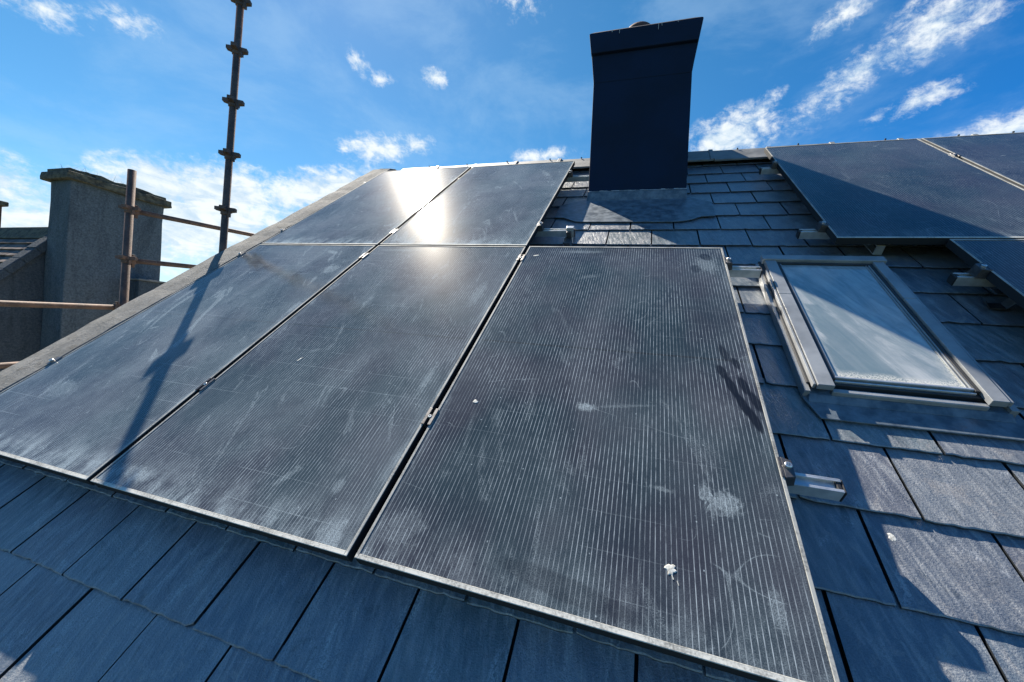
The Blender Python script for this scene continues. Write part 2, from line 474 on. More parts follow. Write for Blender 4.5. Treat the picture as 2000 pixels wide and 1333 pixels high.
def render_wall(name, lo, hi):
    m, t, b = new_mat(name)
    co = objco(t)
    peb = t.noise(co, 48.0, 4.0, 0.75)
    st = t.noise(t.scale(co, 3.6, 3.6, 0.8), 1.0, 8.0, 0.72, 0.6)
    c = t.mix(t.smooth(peb, 0.24, 0.78), lo, hi)
    c = t.mix(t.mul(t.smooth(st, 0.45, 0.72), 0.6), c, tuple(x * 0.36 for x in lo))
    t.put(b.inputs['Base Color'], c)
    b.inputs['Roughness'].default_value = 0.95
    b.inputs['Specular IOR Level'].default_value = 0.25
    bump(t, b, peb, 0.02, 0.9)
    return m
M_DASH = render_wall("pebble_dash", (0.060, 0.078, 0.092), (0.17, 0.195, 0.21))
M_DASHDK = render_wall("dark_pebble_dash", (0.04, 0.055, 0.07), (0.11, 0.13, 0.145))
M_CAPST = plain("mossy_cap", (0.075, 0.07, 0.05), 0.95, 0.0, 0.5, 16.0, 0.02, col2=(0.17, 0.15, 0.10))
M_OLDSLATE = plain("old_slate", (0.095, 0.075, 0.068), 0.8, 0.0, 0.45, 5.0, 0.004, col2=(0.20, 0.165, 0.15), spec=0.2)
M_GRASS = plain("dry_grass", (0.22, 0.17, 0.08), 0.9)

def rust_material():
    m, t, b = new_mat("rusty_tube")
    co = objco(t)
    n = t.noise(co, 11.0, 6.0, 0.7)
    f = t.noise(co, 60.0, 5.0, 0.7)
    c = t.mix(t.smooth(n, 0.34, 0.62), (0.075, 0.052, 0.044), (0.15, 0.09, 0.065))
    c = t.mix(t.mul(t.smooth(f, 0.55, 0.68), 0.5), c, (0.21, 0.18, 0.16))
    t.put(b.inputs['Base Color'], c)
    b.inputs['Roughness'].default_value = 0.72
    b.inputs['Metallic'].default_value = 0.15
    bump(t, b, f, 0.003, 0.8)
    return m
M_RUST = rust_material()

def glass_material():
    m, t, b = new_mat("roof_window_glass")
    co = objco(t)
    u, v, h = t.sep(co)
    d1 = t.noise(t.comb(t.mul(t.add(u, t.mul(v, 0.35)), 17.0), t.mul(v, 3.2), 1.0), 1.0, 8.0, 0.72, 0.8)
    d2 = t.noise(co, 7.0, 5.0, 0.6, 0.5)
    f = t.noise(co, 170.0, 4.0, 0.75)
    amt = t.mul(t.smooth(d1, 0.32, 0.70, 0.22, 0.85), t.smooth(d2, 0.30, 0.65, 0.55, 1.0))
    # a wiped, clearer patch low on the left, its edges still dirty
    edge = t.math('MINIMUM', t.sub(u, t.add(0.012, t.mul(t.sub(d1, 0.5), 0.06))), t.sub(t.add(0.06, t.mul(t.sub(0.50, v), 0.30)), u))
    edge = t.math('MINIMUM', edge, t.sub(0.46, v))
    wiped = t.smooth(t.add(edge, t.mul(t.sub(f, 0.5), 0.012)), 0.0, 0.02)
    amt = t.mul(amt, t.math('SUBTRACT', 1.0, t.mul(wiped, 0.72)))
    low = t.smooth(t.add(v, t.mul(t.sub(d1, 0.5), 0.05)), 0.012, 0.045, 1.0, 0.0)
    rgt = t.mul(t.smooth(t.add(t.sub(0.343, u), t.mul(t.sub(f, 0.5), 0.04)), 0.004, 0.05, 1.0, 0.0), t.smooth(v, 0.30, 0.0))
    crust = t.mul(t.math('MAXIMUM', low, rgt), t.smooth(f, 0.36, 0.56))
    c = t.mix(t.mul(amt, 0.9), (0.125, 0.185, 0.205), (0.60, 0.60, 0.575))
    c = t.mix(t.mul(crust, 0.8), c, (0.66, 0.63, 0.54))
    t.put(b.inputs['Base Color'], c)
    b.inputs['Roughness'].default_value = 0.6
    b.inputs['Specular IOR Level'].default_value = 0.1
    b.inputs['Coat Weight'].default_value = 1.0
    b.inputs['Coat IOR'].default_value = 2.1
    t.put(b.inputs['Coat Roughness'], t.add(0.03, t.mul(crust, 0.4)))
    return m
M_GLASS = glass_material()

# ------------------------------------------------------------------ ground
g = MB()
g.box(-2500, 2500, -2500, 2500, -0.3, 0.0)
tag(g.build("ground", M_GROUND), "grass ground below the houses", "ground", kind="structure")

# ------------------------------------------------------------------ the house under the panels
house = empty("house", (0, 0, 0))
tag(house, "slate roofed house carrying the solar panels, with dark square chimney", "house")
roofpos = plane(0, 0, 0)
def roofmesh(mb, name, mat, parent, **kw):
    """mesh whose local axes are the roof's own (along eave, up slope, off the slope)"""
    if parent is house:
        return mb.build(name, mat, house, loc=roofpos, rot=ROOF, **kw)
    return mb.build(name, mat, parent, **kw)

HT = -0.130                 # top of a slate's tail, off the panel plane
U0, U1 = -1.24, 8.2
sl = MB()
ROWS = range(-7, 17)
EXPO, SW = 0.2246, 0.2657
rs = random.Random(11)
for k in ROWS:
    v0 = 0.0133 + EXPO * k
    off = 2.1968 if k % 2 else 2.0622
    n0 = math.floor((U0 - off) / SW) - 1
    for i in range(n0, n0 + 40):
        a = off + SW * i
        bq = a + SW
        a, bq = max(a, U0), min(bq, U1)
        if bq - a < 0.03: continue
        a += 0.003 + rs.random() * 0.0016; bq -= 0.003 + rs.random() * 0.0016
        lift = rs.uniform(-0.0012, 0.0026)
        th = 0.0082
        slope = -0.0105 / EXPO
        ve = v0 + EXPO + 0.035
        N = 14
        tail = []
        vj = rs.uniform(-0.0022, 0.0022)
        for j in range(N + 1):
            x = a + (bq - a) * j / N
            yy = v0 + vj + rs.uniform(-0.0019, 0.0019) + (0.006 * rs.random() if rs.random() < 0.06 else 0)
            if j in (0, N) and rs.random() < 0.25: yy += rs.uniform(0.002, 0.008)
            tail.append((x, yy))
        tone = rs.random()
        top = HT + lift
        pts = []
        for x, y in tail:
            pts.append((x, y + 0.0026 + rs.uniform(-0.0008, 0.0012), top - 0.0002))          # chamfered top edge
        for x, y in tail:
            pts.append((x, y, top - 0.0022))
        for x, y in tail:
            pts.append((x, y, top - th))
        base = len(pts)
        zE = top + slope * (ve - v0)
        pts += [(bq, ve, zE), (a, ve, zE), (bq, ve, zE - th), (a, ve, zE - th)]
        M1 = N + 1
        fs = [tuple(range(0, M1)) + (base, base + 1)]
        for j in range(N):
            fs.append((M1 + j, M1 + j + 1, j + 1, j))
            fs.append((2 * M1 + j, 2 * M1 + j + 1, M1 + j + 1, M1 + j))
        fs.append((N, M1 + N, 2 * M1 + N, base + 2, base))
        fs.append((2 * M1, M1, 0, base + 1, base + 3))
        nf0 = len(sl.f)
        sl.poly(pts, fs, tone)
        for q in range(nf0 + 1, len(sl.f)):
            if (q - nf0) % 2 == 0 or q >= len(sl.f) - 2: sl.c[q] = -1.0  # marks tail and side faces for the painted edge shade
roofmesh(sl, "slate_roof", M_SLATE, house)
RV = 3.84                   # ridge, measured up the slope
dk = MB()
dk.box(U0, U1, -1.65, RV - 0.02, -0.30, -0.1535)
roofmesh(dk, "roof_deck", M_DECK, house)
apex = plane(0, RV, -0.14)
# far slope, walls below
bs = MB()
yb, zb = apex.y, apex.z
bs.hexa([(U0, yb, zb - 0.2), (U1, yb, zb - 0.2), (U1, yb + 4.6, zb - 0.2 - 4.6 * SP / CP), (U0, yb + 4.6, zb - 0.2 - 4.6 * SP / CP),
         (U0, yb, zb), (U1, yb, zb), (U1, yb + 4.6, zb - 4.6 * SP / CP), (U0, yb + 4.6, zb - 4.6 * SP / CP)])
bs.build("back_slope", M_OLDSLATE, house)
wl = MB()
ye = plane(0, -1.5, 0).y; ze = plane(0, -1.5, -0.33).z
wl.prism_x([(ye, 0), (yb + 4.3, 0), (yb + 4.3, zb - 0.25 - 4.3 * SP / CP), (yb, zb - 0.25), (ye, ze)], U0 + 0.03, U1 - 0.1)
wl.build("house_wall", M_WALL, house)
gt = MB()
gp = plane(0, -1.66, -0.17)
gt.tube((U0, gp.y - 0.06, gp.z - 0.06), (U1, gp.y - 0.06, gp.z - 0.06), 0.06, 14)
gt.build("gutter", M_BLACK, house, smooth=True)

# ridge tiles: one row, each tile a little off its neighbour
rt = MB(); knobs = []
rr = random.Random(5)
x = -1.02
while x < U1:
    L = 0.452
    e = rr.uniform(-0.004, 0.004)
    p0, p1 = plane(0, 3.605, -0.079 + e), plane(0, RV + 0.01, -0.075 + e)
    yl, zl, ya, za = p0.y, p0.z, p1.y, p1.z
    t_ = 0.016
    prof = [(yl, zl), (yl + t_ * 0.6, zl - t_ * 0.8), (ya, za - t_ * 1.3), (2 * ya - yl - t_ * 0.6, zl - t_ * 0.8), (2 * ya - yl, zl), (ya + 0.02, za - 0.002), (ya - 0.02, za - 0.002)]
    rt.prism_x(prof, x + 0.002, x + L - 0.003)
    # raised lap at one end and the two fixings on top
    rt.prism_x([(yl - 0.004, zl + 0.002), (yl + 0.01, zl - 0.004), (ya, za - 0.004), (ya + 0.02, za + 0.007), (ya - 0.02, za + 0.007)], x + L - 0.03, x + L + 0.004)
    knobs.append((x + rr.choice((0.09, 0.2, 0.34)), ya - 0.03, za))
    x += L
rid = rt.build("ridge_tiles", M_RIDGE, house, bevel=0.003)
for kx, ky, kz in knobs:
    bp = MB(); bp.tube((kx, ky, kz - 0.005), (kx, ky, kz + 0.004), 0.0065, 10)
    bp.build("ridge_fixing", M_BLACK, rid)
un_ = MB()
un_.box(U0 + 0.1, U1 - 0.05, 3.70, RV, -0.135, -0.088)
roofmesh(un_, "ridge_bedding", M_DECK, house)

# raised gable coping (slightly wandering edges)
cp = MB()
rc = random.Random(3)
NV = 60
rows = []
for i in range(NV + 1):
    v = -1.62 + (3.615 + 1.62) * i / NV
    wig = 0.006 * math.sin(v * 3.1) + rc.uniform(-0.004, 0.004)
    ui = -1.0205 + rc.uniform(-0.0025, 0.0015)
    uo = -1.268 + wig
    ht = -0.004 + rc.uniform(-0.0035, 0.003)
    rows.append([(ui, v, -0.22), (ui, v, ht - 0.012), (ui - 0.012, v, ht), ((ui + uo) / 2, v, ht + 0.004 + rc.uniform(-0.002, 0.003)), (uo + 0.02, v, ht - 0.001), (uo, v, ht - 0.02), (uo, v, -0.42)])
pts = [p for r_ in rows for p in r_]
fs = []
K = len(rows[0])
for i in range(NV):
    for j in range(K - 1):
        a = i * K + j
        fs.append((a, a + 1, a + K + 1, a + K))
    fs.append((i * K + K - 1, i * K, (i + 1) * K, (i + 1) * K + K - 1))
fs.append(tuple(range(K))[::-1]); fs.append(tuple(NV * K + j for j in range(K)))
cp.poly(pts, fs)
cop = roofmesh(cp, "gable_coping", M_COPE, house)
cj = MB()
cj.hexa([(-1.19, 3.60, -0.08), (-1.012, 3.60, -0.08), (-1.012, 3.74, -0.08), (-1.19, 3.74, -0.08),
         (-1.17, 3.605, 0.006), (-1.03, 3.605, 0.002), (-1.03, 3.70, -0.03), (-1.17, 3.70, -0.03)])
cj.build("mortar_fillet", M_COPE, cop, bevel=0.01)

# ------------------------------------------------------------------ chimney on the roof (leans slightly)
CH = empty("chimney", (0, 0, 0)); CH.parent = house
Yf, Yr = 2.262, 3.46
LEAN = -0.033
def lean(x, z): return x + LEAN * (z - 1.70)
def tapered(mb, x0, x1, y0, y1, z0, z1, c=0.5):
    a0, a1, b0, b1 = lean(x0, z0), lean(x1, z0), lean(x0, z1), lean(x1, z1)
    zz0, zz1 = z0 + ZO, z1 + ZO
    mb.hexa([(a0, y0, zz0), (a1, y0, zz0), (a1, y1, zz0), (a0, y1, zz0), (b0, y0, zz1), (b1, y0, zz1), (b1, y1, zz1), (b0, y1, zz1)], c)
m_ = MB(); tapered(m_, 1.186, 1.889, Yf, Yr, 1.35, 2.80)
m_.build("chimney_stack", M_CHIM, CH, bevel=0.006)
m_ = MB()
# splayed head: the sides flare out from the stack, the front carries a shallow band
def ring_(x0, x1, y0, y1, z): return [(lean(x0, z), y0, z + ZO), (lean(x1, z), y0, z + ZO), (lean(x1, z), y1, z + ZO), (lean(x0, z), y1, z + ZO)]
m_.hexa(ring_(1.1870, 1.8880, Yf - 0.003, Yr + 0.003, 2.56) + ring_(1.162, 1.918, Yf - 0.004, Yr + 0.02, 2.7745))
m_.hexa(ring_(1.160, 1.920, Yf - 0.030, Yr + 0.03, 2.775) + ring_(1.141, 1.945, Yf - 0.034, Yr + 0.045, 2.925))
m_.hexa(ring_(1.141, 1.945, Yf - 0.034, Yr + 0.045, 2.9255) + ring_(1.175, 1.895, Yf + 0.0, Yr + 0.0, 2.957))
cap = m_.build("chimney_cap", M_CHIM, CH, bevel=0.005)
for (px, l, wd) in ((1.365, 0.03, 0.004), (1.642, 0.045, 0.0035), (1.665, 0.02, 0.003), (1.775, 0.012, 0.003), (1.31, 0.014, 0.005)):
    xx = lean(px, 2.93)
    dr = MB(); dr.box(xx, xx + wd, Yf - 0.0375, Yf - 0.0338, 2.926 - l + ZO, 2.927 + ZO)
    dr.build("lime_drip", M_MORTAR, cap)
m_ = MB()
cx_, cy_ = lean(1.50, 2.95), 2.52
m_.lathe(cx_, cy_, [(0.115, 2.95 + ZO), (0.11, 3.04 + ZO), (0.118, 3.05 + ZO), (0.118, 3.085 + ZO), (0.10, 3.115 + ZO), (0.06, 3.137 + ZO), (0.005, 3.143 + ZO)], 28)
m_.build("chimney_pot", M_POT, CH, smooth=True)
# lead collar, sealant line and apron
m_ = MB()
m_.hexa([(1.178, Yf - 0.018, 1.60 + ZO), (1.898, Yf - 0.018, 1.60 + ZO), (1.898, Yr + 0.02, 1.60 + ZO), (1.178, Yr + 0.02, 1.60 + ZO),
         (1.181, Yf - 0.008, 1.718 + ZO), (1.893, Yf - 0.008, 1.718 + ZO), (1.893, Yr + 0.01, 1.718 + ZO), (1.181, Yr + 0.01, 1.718 + ZO)])
col = m_.build("lead_collar", M_LEAD, CH, bevel=0.003)
m_ = MB()
rq = random.Random(9)
xs = [1.182 + 0.7095 * i / 24 for i in range(25)]
for i in range(24):
    z = 1.7185 + ZO
    a, b_ = rq.uniform(0.004, 0.009), rq.uniform(0.004, 0.009)
    m_.hexa([(xs[i], Yf - 0.009, z), (xs[i + 1], Yf - 0.009, z), (xs[i + 1], Yf + 0.004, z), (xs[i], Yf + 0.004, z),
             (xs[i], Yf - 0.003, z + a), (xs[i + 1], Yf - 0.003, z + a), (xs[i + 1], Yf + 0.004, z + a), (xs[i], Yf + 0.004, z + a)])
m_.build("sealant", M_MORTAR, col)
m_ = MB()
prof = [(0.99, 2.462), (1.06, 2.455), (1.105, 2.42), (1.15, 2.385), (1.19, 2.375), (1.50, 2.366), (1.80, 2.36), (1.86, 2.372), (1.915, 2.40), (1.965, 2.445), (2.05, 2.452), (2.05, 2.70), (1.90, 2.82), (1.17, 2.82), (0.99, 2.70)]
m_.prism_z(prof, -0.1265, -0.121)
ap = m_.build("lead_apron", M_LEAD, CH, loc=roofpos, rot=ROOF, bevel=0.0015)

# ------------------------------------------------------------------ roof window
RW = empty("roof_window", plane(2.17, 0.86, -0.13), ROOF); RW.parent = house
# local: x 0..0.515, y 0..0.915, z 0 (slates) .. 0.062
def wb(name, mat, boxes, bevel=0.0015):
    mb = MB()
    for bx in boxes: mb.box(*bx)
    return mb.build(name, mat, RW, bevel=bevel)
wb("kerb", M_WINDARK, [(0.0, 0.512, 0.03, 0.90, -0.02, 0.040)], 0.002)
wb("flashing_gutter", M_WIN, [(-0.012, 0.006, -0.005, 0.885, 0.0, 0.034)])
wb("flashing_gutter", M_WIN, [(0.503, 0.522, -0.005, 0.885, 0.0, 0.034)])
wb("side_rail", M_WIN, [(0.008, 0.0155, 0.004, 0.78, 0.0405, 0.058), (0.019, 0.066, 0.0, 0.56, 0.0405, 0.062), (0.019, 0.066, 0.5625, 0.87, 0.0405, 0.062)])
wb("side_rail", M_WIN, [(0.494, 0.5015, 0.004, 0.78, 0.0405, 0.058), (0.450, 0.490, 0.0, 0.56, 0.0405, 0.062), (0.450, 0.490, 0.5625, 0.87, 0.0405, 0.062)])
wb("top_cover", M_WIN, [(0.010, 0.504, 0.872, 0.918, 0.036, 0.068)], 0.003)
wb("sash", M_WINDARK, [(0.070, 0.082, 0.045, 0.868, 0.0405, 0.054), (0.436, 0.447, 0.045, 0.868, 0.0405, 0.054), (0.0825, 0.4355, 0.855, 0.868, 0.0405, 0.054)], 0.001)
for bx in ((0.0825, 0.087, 0.05, 0.8545, 0.0405, 0.052), (0.4308, 0.4355, 0.05, 0.8545, 0.0405, 0.052), (0.4216, 0.4255, 0.062, 0.8545, 0.0465, 0.0505)):
    wb("glazing_bead", M_WIN, [bx], 0.001)
wb("bottom_rail", M_ALU, [(0.075, 0.444, 0.052, 0.060, 0.0405, 0.053)], 0.0015)
wb("drip_edge", M_ALU, [(0.080, 0.440, 0.040, 0.046, 0.030, 0.047)], 0.0015)
wb("sill", M_WIN, [(0.066, 0.455, -0.004, 0.014, 0.020, 0.038)], 0.003)
pn = MB(); pn.box(0, 0.343, 0, 0.794, 0, 0.0055)
pn.build("window_pane", M_GLASS, RW, loc=(0.0873, 0.0604, 0.0407))
m_ = MB()
m_.prism_z([(0.018, -0.098), (0.51, -0.094), (0.54, -0.06), (0.532, 0.03), (-0.016, 0.03), (-0.01, -0.02)], 0.0035, 0.009)
m_.hexa([(0.0, -0.03, 0.0095), (0.515, -0.03, 0.0095), (0.515, 0.028, 0.0095), (0.0, 0.028, 0.0095), (0.004, -0.006, 0.022), (0.51, -0.006, 0.022), (0.51, 0.0275, 0.022), (0.004, 0.0275, 0.022)])
m_.build("lead_apron", M_LEAD, RW, bevel=0.002)

# ------------------------------------------------------------------ solar panels
def make_panel(mat, label, u, v, group, W=PW, H=PH, tilt=0.0):
    root = empty("solar_panel", plane(u, v, 0.0), (PITCH + R_(tilt), 0, 0))
    tag(root, label, "solar panel", group)
    fr = MB()
    lp, lb, t0 = 0.0085, 0.0115, -0.035
    fr.box(0, lp, 0, H, t0, 0); fr.box(W - lp, W, 0, H, t0, 0)
    fr.box(lp, W - lp, 0, lb, t0, 0); fr.box(lp, W - lp, H - lb, H, t0, 0)
    fr.build("frame", M_FRAME, root, bevel=0.0012)
    gl = MB()
    gl.box(lp + 0.0002, W - lp - 0.0002, lb + 0.0002, H - lb - 0.0002, -0.0075, -0.0022)
    gl.build("glass", mat, root)
    bk = MB(); bk.box(lp + 0.0002, W - lp - 0.0002, lb + 0.0002, H - lb - 0.0002, -0.0095, -0.0078)
    bk.build("backsheet", M_BACK, root)
    return root
GL = "solar panels on the left of the roof"
GR = "solar panels on the right of the roof"
uL = -1.0054
# smears of single panels, in the panel's own metres (u, v, half-width, half-height, turn, amount)
m_b3 = panel_material("panel_cells_scuffed", 1.0, dusty=0.55,
    light=[(0.475, 0.575, 0.06, 0.03, 0, 0.6), (0.835, 0.325, 0.075, 0.06, 30, 0.55), (0.80, 0.345, 0.03, 0.05, 0, 0.4), (0.70, 0.335, 0.05, 0.012, -8, 0.3), (0.38, 1.40, 0.1, 0.03, 20, 0.2),
           (0.60, 0.60, 0.16, 0.012, 12, 0.2), (0.91, 0.12, 0.03, 0.07, 0, 0.3), (0.90, 1.55, 0.09, 0.14, 0, 0.3), (0.30, 1.66, 0.25, 0.03, 0, 0.3), (0.08, 0.10, 0.10, 0.09, 0, 0.2)],
    dark=[(0.905, 0.735, 0.018, 0.075, 12, 0.95), (0.925, 0.665, 0.018, 0.07, 14, 0.95), (0.947, 0.61, 0.018, 0.07, 14, 0.95), (0.94, 0.745, 0.018, 0.06, 10, 0.9),
          (0.962, 0.68, 0.018, 0.06, 12, 0.9), (0.885, 0.80, 0.02, 0.05, 14, 0.9), (0.90, 0.90, 0.018, 0.06, 10, 0.7), (0.93, 0.85, 0.016, 0.04, 14, 0.8), (0.90, 1.62, 0.035, 0.05, 20, 0.7), (0.50, 0.055, 0.22, 0.035, -8, 0.4), (0.85, 1.50, 0.03, 0.05, 0, 0.5)])
m_b2 = panel_material("panel_cells_dusty", 2.0, dusty=1.15,
    light=[(0.66, 0.16, 0.025, 0.09, -30, 0.3), (0.32, 0.70, 0.06, 0.02, 40, 0.22), (0.12, 0.06, 0.16, 0.05, 0, 0.4), (0.90, 0.62, 0.03, 0.16, 0, 0.3), (0.88, 1.2, 0.05, 0.2, 0, 0.25),
           (0.84, 0.16, 0.03, 0.05, 0, 0.3), (0.20, 1.66, 0.3, 0.03, 0, 0.25)])
m_b1 = panel_material("panel_cells_hazy", 3.0, dusty=1.6,
    light=[(0.87, 1.40, 0.10, 0.10, 30, 0.45), (0.72, 1.62, 0.10, 0.035, -20, 0.45), (0.95, 1.0, 0.03, 0.14, 0, 0.4), (0.30, 0.30, 0.18, 0.10, 0, 0.3), (0.26, 0.74, 0.05, 0.015, 30, 0.4)])
m_t1 = panel_material("panel_cells_streaked", 4.0, dusty=1.6, light=[(0.62, 0.28, 0.10, 0.012, 70, 0.3), (0.35, 0.5, 0.10, 0.008, 60, 0.25), (0.5, 0.2, 0.1, 0.008, 75, 0.25)])
m_t2 = panel_material("panel_cells_fine_dust", 5.0, dusty=1.6, light=[(0.70, 0.55, 0.04, 0.03, 0, 0.3), (0.5, 0.02, 0.4, 0.02, 0, 0.3)])
m_r1 = panel_material("panel_cells_clean", 6.0, dusty=0.5, wires=0.55, light=[(0.75, 1.5, 0.12, 0.06, 0, 0.15)])
m_r2 = panel_material("panel_cells_clean_pair", 7.0, dusty=0.6, wires=0.6, light=[(0.20, 1.21, 0.03, 0.006, 10, 0.8), (0.05, 1.66, 0.03, 0.006, 0, 0.5)])
make_panel(m_b3, "nearest large solar panel with dark finger smears at its right edge", 1.0050, 0.002, GL)
make_panel(m_b2, "dusty solar panel in the lower row between two others", 0.0, 0.0, GL, tilt=-0.02)
make_panel(m_b1, "hazy blue grey solar panel crossed by the shadow of the scaffold pole", uL, 0.0, GL)
make_panel(m_t1, "upper solar panel beside the stone coping, with most of the sun glare", uL, 1.735, GL, tilt=0.45)
make_panel(m_t2, "upper solar panel next to the chimney, right half of the sun glare", 0.0, 1.735, GL, tilt=0.30)
make_panel(m_r1, "solar panel half in the chimney's shadow at the ridge", 2.494, 1.842, GR, W=0.973)
make_panel(m_r2, "solar panel cut by the photo's right edge, up at the ridge", 3.4895, 1.842, GR, W=0.973)
make_panel(m_r1, "fully shaded solar panel below the ridge panels, right of the roof window", 2.905, 0.107, GR, W=0.973)

# ------------------------------------------------------------------ mounting rails
def make_rail(label, u0, u1, v, right_open=True, left_open=False, top=-0.0365, plate=False):
    root = empty("mounting_rail", plane(u0, v, top), ROOF)
    tag(root, label, "mounting rail", "aluminium rails under the solar panels")
    L = u1 - u0
    wv, d = 0.019, 0.040
    ch = MB()
    ch.box(0, L, -wv, -wv + 0.0035, -d, 0); ch.box(0, L, wv - 0.0035, wv, -d, 0)
    ch.box(0, L, -wv + 0.0035, wv - 0.0035, -0.0135, -0.0105); ch.box(0, L, -wv + 0.0035, wv - 0.0035, -d + 0.0005, -d + 0.0035)
    ch.box(0, L, -wv + 0.0035, -wv + 0.008, -0.003, -0.0002); ch.box(0, L, wv - 0.008, wv - 0.0035, -0.003, -0.0002)
    ch.build("channel", M_ALU, root, bevel=0.0007)
    for op, x in ((right_open, L), (left_open, 0)):
        if op:
            e = MB()
            s = 1 if x else -1
            xa, xb = sorted((x + s * 0.0006, x + s * 0.006))
            e.box(xa, xb, -wv - 0.001, wv + 0.001, -d - 0.001, -0.002)
            xa, xb = sorted((x - s * 0.012, x - s * 0.0002))
            e.box(xa, xb, -wv + 0.0045, wv - 0.0045, -0.010, -0.0025)
            e.build("end_stop", M_BLACK, root, bevel=0.003)
    if plate:
        e = MB()
        e.box(L - 0.046, L - 0.001, -wv + 0.004, wv - 0.001, 0.0005, 0.016)
        e.build("end_plate", M_ALU, root, bevel=0.0015)
    return root
make_rail("bright rail end poking out low at the nearest panel's right edge", -1.02, 2.128, 0.457)
make_rail("short rail end between the nearest panel and the roof window", -1.02, 2.140, 1.585)
make_rail("rail end with a small plate on it, below and left of the chimney", -1.02, 1.205, 2.040, plate=True)
make_rail("rail running from the upper panel behind the chimney's left side", -1.02, 1.33, 3.150)
make_rail("rail end sticking out left of the shaded panel, above the roof window", 2.392, 4.6, 2.012, False, True)
make_rail("rail end high by the ridge, left of the half shaded panel", 2.405, 4.6, 3.135, False, True)
make_rail("rail end in deep shade right of the roof window", 2.828, 4.6, 1.565, False, True)

# ------------------------------------------------------------------ clamps
def make_end_clamp():
    root = empty("panel_clamp", (0, 0, 0), ROOF)   # local: +x away from the panel
    b_ = MB()
    b_.hexa([(0.0008, -0.031, -0.036), (0.030, -0.024, -0.036), (0.030, 0.024, -0.036), (0.0008, 0.031, -0.036),
             (0.0008, -0.031, 0.0025), (0.024, -0.024, 0.0025), (0.024, 0.024, 0.0025), (0.0008, 0.031, 0.0025)])
    b_.box(-0.007, 0.0004, -0.030, 0.030, 0.0006, 0.0032)
    b_.build("clamp_block", M_CLAMP, root, bevel=0.0012)
    q = MB()
    q.lathe(0.012, 0.004, [(0.0085, 0.0026), (0.0085, 0.0105), (0.0072, 0.0118), (0.0042, 0.0118), (0.0040, 0.0075), (0.0005, 0.0074)], 18)
    q.build("bolt", M_BOLT, root, smooth=False)
    return root
def make_mid_clamp():
    root = empty("panel_clamp", (0, 0, 0), ROOF)
    b_ = MB()
    b_.box(-0.017, -0.006, -0.034, 0.034, 0.0006, 0.0036); b_.box(0.006, 0.017, -0.034, 0.034, 0.0006, 0.0036)
    b_.box(-0.0088, -0.006, -0.034, 0.034, -0.018, 0.0003); b_.box(0.006, 0.0088, -0.034, 0.034, -0.018, 0.0003)
    b_.box(-0.0058, 0.0058, -0.034, 0.034, -0.018, -0.015)
    b_.build("clamp_block", M_CLAMP, root, bevel=0.0008)
    q = MB()
    q.lathe(0.0, 0.0, [(0.0062, -0.0145), (0.0062, 0.0045), (0.0052, 0.0055), (0.0030, 0.0055), (0.0028, 0.002), (0.0004, 0.002)], 18)
    q.build("bolt", M_BOLT, root)
    return root
endc, midc = make_end_clamp(), make_mid_clamp()
ENDS = [("end clamp with white bolt head on the nearest panel's right edge, lower one", 1.9892, 0.457, 0),
        ("end clamp by the roof window's top corner on the nearest panel", 1.9892, 1.585, 0),
        ("end clamp below and left of the chimney on the upper panel's edge", 0.9842, 2.040, 0),
        ("end clamp near the ridge, on the panel edge beside the chimney", 0.9842, 3.150, 0),
        ("small dark clamp between coping and panel, nearest the ridge", -1.0056, 3.10, 180),
        ("small dark clamp between coping and panel, just above the cross joint", -1.0056, 1.965, 180),
        ("small dark clamp between coping and panel, just below the cross joint", -1.0056, 1.56, 180),
        ("small dark clamp between coping and panel, low near the photo's left edge", -1.0056, 0.437, 180),
        ("clamp on the shaded panel's lower left edge above the roof window", 2.4938, 2.012, 180),
        ("clamp on the half shaded panel's left edge near the ridge", 2.4938, 3.135, 180),
        ("clamp in shade on the lowest right panel, above a dark hook", 2.9048, 1.565, 180)]
MIDS = [("mid clamp with bright bolt in the wide joint beside the nearest panel", 0.9945, 0.447),
        ("mid clamp at the top of the wide joint beside the nearest panel", 0.9945, 1.578),
        ("mid clamp low in the joint left of the dusty middle panel", -0.0108, 0.437),
        ("mid clamp high in the joint left of the dusty middle panel", -0.0108, 1.568),
        ("mid clamp in the upper joint below the sun glare", -0.0108, 1.935),
        ("mid clamp in the upper joint near the ridge", -0.0108, 3.10),
        ("mid clamp in the joint of the two ridge panels on the right", 3.4783, 3.105)]
first = True
for lab, u, v, deg in ENDS:
    o = endc if first else copy_tree(endc)
    first = False
    o.location = plane(u, v, 0.0)
    if deg:
        o.rotation_euler = (Matrix.Rotation(PITCH, 4, 'X') @ Matrix.Rotation(math.pi, 4, 'Z')).to_euler()
    else:
        o.rotation_euler = ROOF
    tag(o, lab, "clamp", "end clamps on the panel edges")
first = True
for lab, u, v in MIDS:
    o = midc if first else copy_tree(midc)
    first = False
    o.location = plane(u, v, 0.0)
    tag(o, lab, "clamp", "clamps in the joints between panels")

